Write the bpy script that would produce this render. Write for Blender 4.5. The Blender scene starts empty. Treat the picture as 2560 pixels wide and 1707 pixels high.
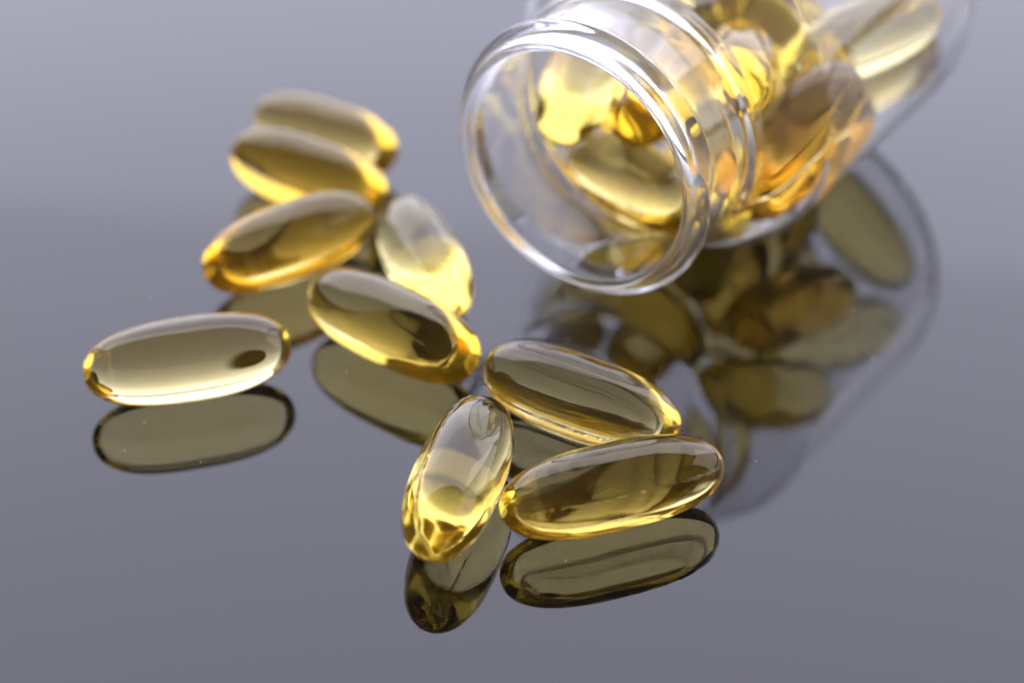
import bpy, math, random
from mathutils import Vector, Quaternion, Matrix, noise

# ------------------------------------------------------------------ scene, camera, light
scene = bpy.context.scene
MM = 0.001                                   # everything below is written in millimetres

CAM_DEPRESSION = math.radians(35.88)
CAM_DISTANCE = 271.1
cam_data = bpy.data.cameras.new("camera")
cam = bpy.data.objects.new("camera", cam_data)
scene.collection.objects.link(cam)
cam.location = (0.0, -CAM_DISTANCE * math.cos(CAM_DEPRESSION) * MM, CAM_DISTANCE * math.sin(CAM_DEPRESSION) * MM)
cam.rotation_euler = (math.pi / 2 - CAM_DEPRESSION, 0.0, 0.0)
cam_data.sensor_width = 36.0
cam_data.lens = 5800.0 * 36.0 / 2560.0
cam_data.clip_start = 0.005
cam_data.clip_end = 20.0
cam_data.dof.use_dof = True
cam_data.dof.focus_distance = 0.246
cam_data.dof.aperture_fstop = 10.5
scene.camera = cam

world = bpy.data.worlds.new("World")
scene.world = world
world.use_nodes = True
wbg = world.node_tree.nodes["Background"]
wbg.inputs["Color"].default_value = (0.86, 0.92, 1.0, 1.0)
wbg.inputs["Strength"].default_value = 0.13


def softbox(name, loc, target, sx, sy, radiance, color):
    d = bpy.data.lights.new(name, 'AREA')
    d.shape = 'RECTANGLE'
    d.size = sx
    d.size_y = sy
    d.energy = radiance * math.pi * sx * sy
    d.color = color
    o = bpy.data.objects.new(name, d)
    scene.collection.objects.link(o)
    o.location = loc
    o.rotation_euler = (Vector(target) - Vector(loc)).to_track_quat('-Z', 'Y').to_euler()
    return o


# one large soft window-like light behind the bottle, brighter in its lower part, and a dimmer one along the right
softbox("softbox", (0.05, 0.75, 0.52), (0.0, 0.0, 0.0), 2.0, 1.15, 3.85, (0.80, 0.80, 1.0))
low = softbox("softbox_low", (0.0, 0.80, 0.255), (0.0, 0.0, 0.255), 1.9, 0.51, 0.6, (0.82, 0.86, 1.0))
low.rotation_euler.rotate_axis('Z', math.radians(-5.4))
softbox("softbox_right", (1.05, 0.30, 0.42), (0.0, 0.0, 0.0), 0.9, 0.8, 2.0, (0.9, 0.9, 1.0))

vs = scene.view_settings
vs.view_transform = 'Standard'
vs.look = 'None'
vs.gamma = 1.0
vs.exposure = 0.0
vs.use_curve_mapping = False

scene.render.engine = 'CYCLES'
cy = scene.cycles
cy.max_bounces = 40
cy.transmission_bounces = 40
cy.glossy_bounces = 16
cy.diffuse_bounces = 3
cy.volume_bounces = 0
cy.transparent_max_bounces = 16
cy.caustics_reflective = True
cy.caustics_refractive = True
cy.sample_clamp_indirect = 0.0
cy.use_denoising = True
cy.use_adaptive_sampling = False

# ------------------------------------------------------------------ materials


def new_mat(name):
    m = bpy.data.materials.new(name)
    m.use_nodes = True
    nt = m.node_tree
    nt.nodes.clear()
    out = nt.nodes.new("ShaderNodeOutputMaterial")
    return m, nt, out


def gel_material(name, ior, sigma, tint=(1, 1, 1), rough=0.0, haze=0.0, haze_color=(1, 1, 1)):
    """clear gelatine: glass surface, absorption per metre inside"""
    m, nt, out = new_mat(name)
    g = nt.nodes.new("ShaderNodeBsdfGlass")
    g.inputs["IOR"].default_value = ior
    g.inputs["Roughness"].default_value = rough
    g.inputs["Color"].default_value = (*tint, 1)
    surf = g.outputs[0]
    if haze:                                  # a little cloudiness scatters light at the surface
        tr = nt.nodes.new("ShaderNodeBsdfTranslucent")
        tr.inputs["Color"].default_value = (*haze_color, 1)
        mx = nt.nodes.new("ShaderNodeMixShader")
        mx.inputs["Fac"].default_value = haze
        nt.links.new(surf, mx.inputs[1])
        nt.links.new(tr.outputs[0], mx.inputs[2])
        surf = mx.outputs[0]
    nt.links.new(surf, out.inputs["Surface"])
    if sigma:
        d = max(sigma) * 1.02
        v = nt.nodes.new("ShaderNodeVolumeAbsorption")
        v.inputs["Color"].default_value = (1 - sigma[0] / d, 1 - sigma[1] / d, 1 - sigma[2] / d, 1)
        v.inputs["Density"].default_value = d
        nt.links.new(v.outputs[0], out.inputs["Volume"])
    return m


SHELLS = {"pale": gel_material("pale_amber_gelatine", 1.49, (2.0, 3.0, 26.0), (1.0, 0.945, 0.81)),
          "amber": gel_material("amber_gelatine", 1.49, (2.0, 3.0, 30.0), (1.0, 0.93, 0.75)),
          "rich": gel_material("rich_amber_gelatine", 1.49, (2.0, 6.0, 34.0), (1.0, 0.88, 0.62)),
          "deep": gel_material("deep_amber_gelatine", 1.49, (2.0, 4.0, 32.0), (1.0, 0.912, 0.70))}
MAT_OIL = gel_material("yellow_oil", 0.978, (1.0, 3.0, 32.0), haze=0.07, haze_color=(1.0, 0.62, 0.12))
MAT_BUBBLE = gel_material("air_bubble", 1.0 / 1.47, None)
MAT_CLEAR = gel_material("clear_plastic", 1.5, (1.0, 0.8, 1.2), haze=0.05, haze_color=(0.95, 0.95, 1.0))

# black polished acrylic with the faintest smears
MAT_TABLE, nt, out = new_mat("black_acrylic")
b = nt.nodes.new("ShaderNodeBsdfPrincipled")
b.inputs["Base Color"].default_value = (0.004, 0.004, 0.005, 1)
b.inputs["IOR"].default_value = 1.5
tc = nt.nodes.new("ShaderNodeTexCoord")
n1 = nt.nodes.new("ShaderNodeTexNoise")
n1.inputs["Scale"].default_value = 28.0
n1.inputs["Detail"].default_value = 3.0
mr = nt.nodes.new("ShaderNodeMapRange")
mr.inputs["From Min"].default_value = 0.4
mr.inputs["From Max"].default_value = 0.75
mr.inputs["To Min"].default_value = 0.0
mr.inputs["To Max"].default_value = 0.012
nt.links.new(tc.outputs["Object"], n1.inputs["Vector"])
nt.links.new(n1.outputs["Fac"], mr.inputs["Value"])
nt.links.new(mr.outputs["Result"], b.inputs["Roughness"])
nt.links.new(b.outputs[0], out.inputs["Surface"])

MAT_DUST, nt, out = new_mat("pale_dust")
b = nt.nodes.new("ShaderNodeBsdfPrincipled")
b.inputs["Base Color"].default_value = (0.7, 0.7, 0.72, 1)
b.inputs["Roughness"].default_value = 0.9
nt.links.new(b.outputs[0], out.inputs["Surface"])

# ------------------------------------------------------------------ mesh helpers


def make_mesh(name, verts, faces, mat, smooth=True):
    me = bpy.data.meshes.new(name)
    me.from_pydata([(x * MM, y * MM, z * MM) for x, y, z in verts], [], faces)
    me.materials.append(mat)
    if smooth:
        me.polygons.foreach_set("use_smooth", [True] * len(me.polygons))
    me.update()
    return me


def link(name, me, parent=None):
    o = bpy.data.objects.new(name, me)
    scene.collection.objects.link(o)
    if parent is not None:
        o.parent = parent
    return o


def tag(o, label=None, cat=None, group=None, kind=None):
    for k, v in (("label", label), ("category", cat), ("group", group), ("kind", kind)):
        if v:
            o[k] = v


# ------------------------------------------------------------------ the table
def build_table():
    hx, hy, t, r = 700.0, 700.0, 6.0, 1.0
    prof = [(0, -t), (-r * 0, -t + r), (0, -r), (-r * 0.3, -r * 0.3), (-r, 0)]
    verts = []
    for d, z in prof:
        verts += [(-hx - d, -hy - d, z), (hx + d, -hy - d, z), (hx + d, hy + d, z), (-hx - d, hy + d, z)]
    faces = [(3, 2, 1, 0)]
    n = len(prof)
    for i in range(n - 1):
        for j in range(4):
            a, c = i * 4 + j, i * 4 + (j + 1) % 4
            faces.append((a, c, c + 4, a + 4))
    k = (n - 1) * 4
    faces.append((k, k + 1, k + 2, k + 3))
    o = link("table_top", make_mesh("table_top", verts, faces, MAT_TABLE, smooth=False))
    tag(o, "glossy black reflective table surface", None, kind="structure")


build_table()

# ------------------------------------------------------------------ the bottle
BOTTLE_C = (8.25, 5.4, 21.62)                 # centre of the thread ring, axis height = body radius
BOTTLE_YAW = math.radians(34.2)              # clockwise from straight away
BODY_R = 21.58


def smoothstep(a, b, x):
    t = min(1.0, max(0.0, (x - a) / (b - a)))
    return t * t * (3 - 2 * t)


def catmull(pts, n):
    out = []
    for i in range(len(pts) - 1):
        p0 = pts[max(i - 1, 0)]
        p1, p2 = pts[i], pts[i + 1]
        p3 = pts[min(i + 2, len(pts) - 1)]
        for k in range(n):
            t = k / n
            out.append(tuple(0.5 * ((2 * b) + (-a + c) * t + (2 * a - 5 * b + 4 * c - d) * t * t
                                    + (-a + 3 * b - 3 * c + d) * t ** 3) for a, b, c, d in zip(p0, p1, p2, p3)))
    out.append(pts[-1])
    return out


def build_bottle():
    # (s along the axis from the thread ring to the base, radius)
    outer = [(-3.05, 14.85), (-3.0, 15.08), (-2.8, 15.35), (-2.45, 15.52), (-2.0, 15.6), (-1.5, 15.6)]
    # straight neck sampled densely so that the thread ridge resolves
    s = -1.2
    while s < 8.9:
        outer.append((s, 15.6))
        s += 0.16
    bead = [(9.1, 15.6), (9.4, 15.68), (9.7, 15.95), (10.0, 16.22), (10.4, 16.38), (11.0, 16.38), (11.8, 16.3)]
    shoulder = [(12.4, 16.34), (13.3, 16.75), (14.4, 17.8), (15.7, 19.2), (17.2, 20.45), (18.9, 21.25), (20.8, BODY_R)]
    body = [(24, BODY_R), (32, BODY_R), (40, BODY_R), (48, BODY_R), (55.0, BODY_R)]
    heel = [(56.9, 21.35), (58.4, 20.6), (59.4, 19.4), (59.8, 17.9), (59.6, 16.4), (58.9, 14.2), (58.3, 10.0), (57.9, 5.0), (57.8, 0.02)]
    outer += catmull(bead, 3) + catmull(shoulder + body[:1], 5)[:-1] + body[:-1] + catmull(body[-1:] + heel, 4)
    inner = [(57.1, 0.02), (57.2, 5.0), (57.6, 10.0), (58.2, 14.1), (58.8, 16.3), (59.0, 17.7), (58.6, 19.0), (57.7, 20.1), (56.4, 20.8), (54.8, BODY_R - 0.55)]
    inner = catmull(inner, 4) + [(48, BODY_R - 0.55), (40, BODY_R - 0.55), (32, BODY_R - 0.55), (24, BODY_R - 0.55)]
    ish = [(20.9, 21.0), (19.0, 20.65), (17.4, 19.85), (16.0, 18.65), (14.7, 17.25), (13.6, 16.25), (12.5, 15.8), (11.2, 15.6),
           (9.9, 15.35), (8.9, 14.9), (8.0, 14.4), (7.2, 14.2)]
    inner += catmull(ish, 5) + [(6, 14.15), (4, 14.15), (1, 14.15), (-1.0, 14.15), (-2.0, 14.2), (-2.6, 14.35), (-2.95, 14.58)]
    prof = outer + inner
    n_out = len(outer)
    NA = 288
    verts, faces = [], []
    for i, (s, r) in enumerate(prof):
        for j in range(NA):
            a = 2 * math.pi * j / NA
            rr = r
            if i < n_out and -2.4 < s < 9.0:
                # one turn of thread: its run-in sits at the upper left, its ends overlap a little
                for ang in (a + 1.3, a + 1.3 - 2 * math.pi):
                    if -2.2 <= ang <= 4.5:
                        fade = smoothstep(-2.2, -1.7, ang) * (1 - smoothstep(4.0, 4.5, ang))
                        st = -0.35 + 0.2 * ang
                        w = (s - st) / 0.95
                        rr = max(rr, r + 1.4 * fade * math.exp(-(w * w) ** 1.15))
            # parting line of the mould
            if i < n_out and s < 53:
                da = min(abs(a - 0.55), abs(a - 0.55 - math.pi))
                rr += 0.04 * math.exp(-(da * r / 0.25) ** 2)
            # faint unevenness of blown plastic
            if s > 12:
                rr += 0.035 * noise.noise((s * 0.09, math.cos(a) * 1.3, math.sin(a) * 1.3 ))* min(1, r / 10)
            verts.append((s, rr * math.cos(a), rr * math.sin(a)))
    m = len(prof)
    for i in range(m):
        i2 = (i + 1) % m
        if i == n_out - 1:
            continue
        for j in range(NA):
            j2 = (j + 1) % NA
            faces.append((i * NA + j, i * NA + j2, i2 * NA + j2, i2 * NA + j))
    # close the two tiny pole rings of the base
    faces.append(tuple((n_out - 1) * NA + j for j in range(NA)))
    faces.append(tuple(n_out * NA + j for j in reversed(range(NA))))
    me = make_mesh("bottle", verts, faces, MAT_CLEAR)
    import bmesh
    bm = bmesh.new()
    bm.from_mesh(me)
    bmesh.ops.recalc_face_normals(bm, faces=bm.faces)
    bm.to_mesh(me)
    bm.free()
    o = link("bottle", me)
    o.location = tuple(c * MM for c in BOTTLE_C)
    o.rotation_euler = (0, 0, math.pi / 2 - BOTTLE_YAW)
    tag(o, "clear plastic open bottle lying on its side, full of amber capsules", "bottle")
    return o


bottle = build_bottle()

# ------------------------------------------------------------------ capsules


def capsule_mesh(name, L, D, p, seed, mat, shell=0.0, seam=0.11, seam_w=0.2, wob=0.02, NA=144, NR=88, flat=1.0):
    rnd = random.Random(seed)
    off = Vector((rnd.uniform(-50, 50), rnd.uniform(-50, 50), rnd.uniform(-50, 50)))
    hl, R = L / 2 - shell * 1.5, D / 2 - shell
    verts = [(-hl, 0, 0)]
    for i in range(1, NR):
        u = -math.cos(math.pi * i / NR)
        r0 = R * max(0.0, 1 - abs(u) ** p) ** 0.445
        for j in range(NA):
            t = 2 * math.pi * j / NA
            a = t - 0.42 * math.sin(2 * t)
            x = u * hl
            da = min(abs(math.sin(a)), 1.0)
            arc = da * r0
            side = math.copysign(3.0, math.cos(a))
            rag = 0.6 + 0.7 * noise.noise(Vector((x * 0.6, side, 0.0)) + off) \
                + 0.7 * noise.noise(Vector((x * 2.7, side, 0.0)) + off) + 0.5 * noise.noise(Vector((x * 7.0, side, a * 20)) + off)
            endf = smoothstep(0.8, 3.6, r0)
            r = r0 + seam * max(0.1, rag) * endf * math.exp(-(arc / seam_w) ** 2)
            r += wob * endf * (noise.noise(Vector((x * 0.16, math.cos(a) * 1.1, math.sin(a) * 1.1)) + off) * 2.0
                               + noise.noise(Vector((x * 0.5, math.cos(a) * 2.6, math.sin(a) * 2.6)) + off) * 0.5)
            verts.append((x, r * math.cos(a), r * math.sin(a) * flat))
    verts.append((hl, 0, 0))
    faces = []
    for j in range(NA):
        faces.append((0, 1 + (j + 1) % NA, 1 + j))
    for i in range(NR - 2):
        for j in range(NA):
            a, c = 1 + i * NA + j, 1 + i * NA + (j + 1) % NA
            faces.append((a, c, c + NA, a + NA))
    k = 1 + (NR - 2) * NA
    for j in range(NA):
        faces.append((k + j, k + (j + 1) % NA, len(verts) - 1))
    return make_mesh(name, verts, faces, mat)


# letter, x, y, yaw (deg), length, diameter, roll of the seam (deg), profile power, label
LOOSE = [
    (-36.33, -10.06, 15.37, 23.39, 9.56, 20, 2.7, "pale clear amber capsule lying alone at far left of the group"),
    (-5.57, -30.88, 75.82, 24.55, 9.57, 58, 2.55, "bright yellow capsule pointing at the viewer, nearest of all, with a lengthwise seam"),
    (10.52, -32.39, 19.31, 24.71, 9.29, -28, 2.7, "dark amber capsule at front right beside the end-on capsule, leaning right"),
    (7.50, -17.13, -31.40, 24.17, 9.40, 8, 2.8, "clear amber capsule behind the front pair, in front of the bottle mouth"),
    (-13.64, -3.51, -38.25, 24.01, 9.41, -15, 2.9, "amber capsule in the middle of the group between lone left capsule and bottle"),
    (-10.51, 10.18, -73.17, 23.40, 9.35, 75, 2.7, "pale yellow steeply turned capsule nearest the bottle mouth's left side"),
    (-26.76, 13.82, 36.26, 23.25, 9.51, 30, 2.7, "amber capsule slanting up to the right in front of the far parallel pair"),
    (-25.62, 29.41, -32.29, 22.98, 9.39, -40, 2.8, "nearer capsule of the two lying parallel at the back left"),
    (-24.23, 39.36, -31.02, 21.36, 8.98, 15, 2.8, "farthest loose capsule, rear one of the parallel pair at back left"),
]
GROUP_LOOSE = "amber softgel capsules spilled on the table"
SEAMS = [0.03, 0.30, 0.14, 0.24, 0.03, 0.14, 0.02, 0.02, 0.02]
KINDS = ["pale", "pale", "amber", "pale", "amber", "pale", "deep", "deep", "deep"]


def add_capsule(loc, quat, shell_me, fill_me, base_drop, label, group):
    """an Empty at the capsule's lowest point, its shell and its filling"""
    root = link("softgel_capsule", None)
    root.empty_display_size = 0.005
    root.location = (Vector(loc) - Vector((0, 0, base_drop))) * MM
    tag(root, label, "capsule", group)
    for nm, me in (("gelatine_shell", shell_me), ("oil_fill", fill_me)):
        o = link(nm, me, root)
        o.location = (0, 0, base_drop * MM)
        o.rotation_mode = 'QUATERNION'
        o.rotation_quaternion = quat
    return root


for i, (x, y, yaw, L, D, roll, p, label) in enumerate(LOOSE):
    q = Quaternion((0, 0, 1), math.radians(yaw)) @ Quaternion((1, 0, 0), math.radians(roll))
    add_capsule((x, y, D / 2 + 0.1), q,
                capsule_mesh("gelatine_shell", L, D, p, 11 + i, SHELLS[KINDS[i]], seam=SEAMS[i], seam_w=0.12, NR=200 if SEAMS[i] > 0.05 else 88),
                capsule_mesh("oil_fill", L, D, p, 41 + i, MAT_OIL, shell=0.45, seam=-0.2 if SEAMS[i] > 0.05 else -0.08, seam_w=0.45, wob=0.03),
                D / 2 + 0.1, label, GROUP_LOOSE)

# capsules inside the bottle: s, across, up in the bottle's frame, then a quaternion
PACK = [
    (20.96, 13.72, -3.97, -0.5982, 0.7857, 0.1465, -0.0581),
    (16.16, 2.43, -12.32, 0.5993, 0.0023, -0.0764, -0.7969),
    (29.42, 1.00, -15.76, -0.0028, 0.2832, -0.9580, -0.0458),
    (20.83, -8.01, 4.27, 0.1921, 0.9491, 0.2412, -0.0641),
    (40.00, -2.70, 0.47, 0.7328, 0.5436, 0.2365, -0.3341),
    (30.17, -12.54, -10.19, 0.5178, 0.8437, -0.1334, 0.0483),
    (40.93, -13.28, 0.92, -0.8009, 0.5599, -0.0723, 0.1995),
    (51.88, -9.44, -11.05, 0.3928, 0.6033, -0.6878, 0.0937),
    (20.97, -14.03, -2.83, 0.8588, 0.4341, -0.2682, -0.0458),
    (33.99, 12.58, -9.90, -0.5684, 0.7919, 0.2147, 0.0615),
    (52.09, 8.19, -6.61, 0.1137, 0.6940, 0.6730, 0.2293),
    (23.45, 4.15, -3.47, -0.8013, 0.5878, 0.0368, -0.1049),
    (36.63, -4.26, -11.04, 0.6987, 0.6373, 0.1885, -0.2649),
    (42.90, 4.68, -9.43, 0.4514, 0.7095, 0.1982, -0.5035)
]
GROUP_IN = "amber softgel capsules inside the clear bottle"
bm_rot = Quaternion((0, 0, 1), math.pi / 2 - BOTTLE_YAW)
PACK_LABELS = [
    "bright capsule seen through the bottle mouth at upper left, rounded end towards the viewer",
    "capsule lying crosswise just inside the bottle mouth, lowest of those seen through it",
    "capsule on the bottle's floor behind the crosswise one at the mouth",
    "capsule seen almost end-on right behind the bottle's neck ring, high in the heap",
    "capsule slanting down right above the heap, cut by the top of the picture",
    "orange capsule lying lengthwise low along the bottle's right wall",
    "capsule high along the bottle's right wall, tip towards the base",
    "capsule leaning against the bottle's base on the right, shown whole in the table's reflection",
    "capsule along the bottle's right wall just behind the neck, above the orange one",
    "amber capsule half hidden in the middle of the heap inside the bottle",
    "capsule lying crosswise against the far end of the bottle, at the picture's top",
    "capsule beside the bright end-on one, seen through the bottle mouth near the rim's right",
    "amber capsule half hidden in the middle of the heap inside the bottle",
    "amber capsule half hidden in the middle of the heap inside the bottle",
]
PACK_KINDS = ["pale", "amber", "amber", "amber", "amber", "rich", "pale", "amber", "deep", "deep", "amber", "deep", "deep", "amber"]
shells = {kd: capsule_mesh("gelatine_shell", 23.8, 9.3, pw, 71 + k, SHELLS[kd], NA=96, NR=56)
          for k, (pw, kd) in enumerate(((2.6, "pale"), (2.75, "amber"), (2.75, "deep"), (2.7, "rich")))}
fills = {kd: capsule_mesh("oil_fill", 23.8, 9.3, pw, 81 + k, MAT_OIL, shell=0.45, seam=-0.2, seam_w=0.5, wob=0.04, NA=96, NR=56)
         for k, (pw, kd) in enumerate(((2.6, "pale"), (2.75, "amber"), (2.75, "deep"), (2.7, "rich")))}
for i, (s, l, h, qw, qx, qy, qz) in enumerate(PACK):
    loc = Vector(BOTTLE_C) + bm_rot @ Vector((s, l, h))
    add_capsule(loc, bm_rot @ Quaternion((qw, qx, qy, qz)), shells[PACK_KINDS[i]], fills[PACK_KINDS[i]], 4.65,
                PACK_LABELS[i], GROUP_IN)

# ------------------------------------------------------------------ dust on the polished surface
rnd = random.Random(5)
verts, faces = [], []


def fleck(x, y, size, z0=0.012):
    n = rnd.choice((4, 5, 6))
    k = len(verts)
    for j in range(n):
        a = 2 * math.pi * j / n + rnd.uniform(-0.4, 0.4)
        r = size * rnd.uniform(0.5, 1.0)
        verts.append((x + r * math.cos(a), y + r * math.sin(a), z0))
    verts.append((x, y, z0 + size * 0.6))
    for j in range(n):
        faces.append((k + j, k + (j + 1) % n, k + n))


def fibre(x, y, length, ang, curl, w=0.022):
    k = len(verts)
    m = 7
    for j in range(m):
        verts.append((x - w * math.sin(ang), y + w * math.cos(ang), 0.03))
        verts.append((x + w * math.sin(ang), y - w * math.cos(ang), 0.05))
        x += length / (m - 1) * math.cos(ang)
        y += length / (m - 1) * math.sin(ang)
        ang += curl / (m - 1)
    for j in range(m - 1):
        a = k + 2 * j
        faces.append((a, a + 1, a + 3, a + 2))


for _ in range(150):
    fleck(rnd.uniform(-75, 75), rnd.uniform(-62, 75), rnd.choice((0.03, 0.04, 0.05, 0.06, 0.09)))
for _ in range(16):
    fibre(rnd.uniform(-65, 65), rnd.uniform(-58, 40), rnd.uniform(0.5, 1.4), rnd.uniform(0, 6.28), rnd.uniform(-1.8, 1.8))
dust = link("dust", make_mesh("dust", verts, faces, MAT_DUST, smooth=False))
tag(dust, "pale dust flecks and short fibres on the glossy black surface", "dust", kind="stuff")
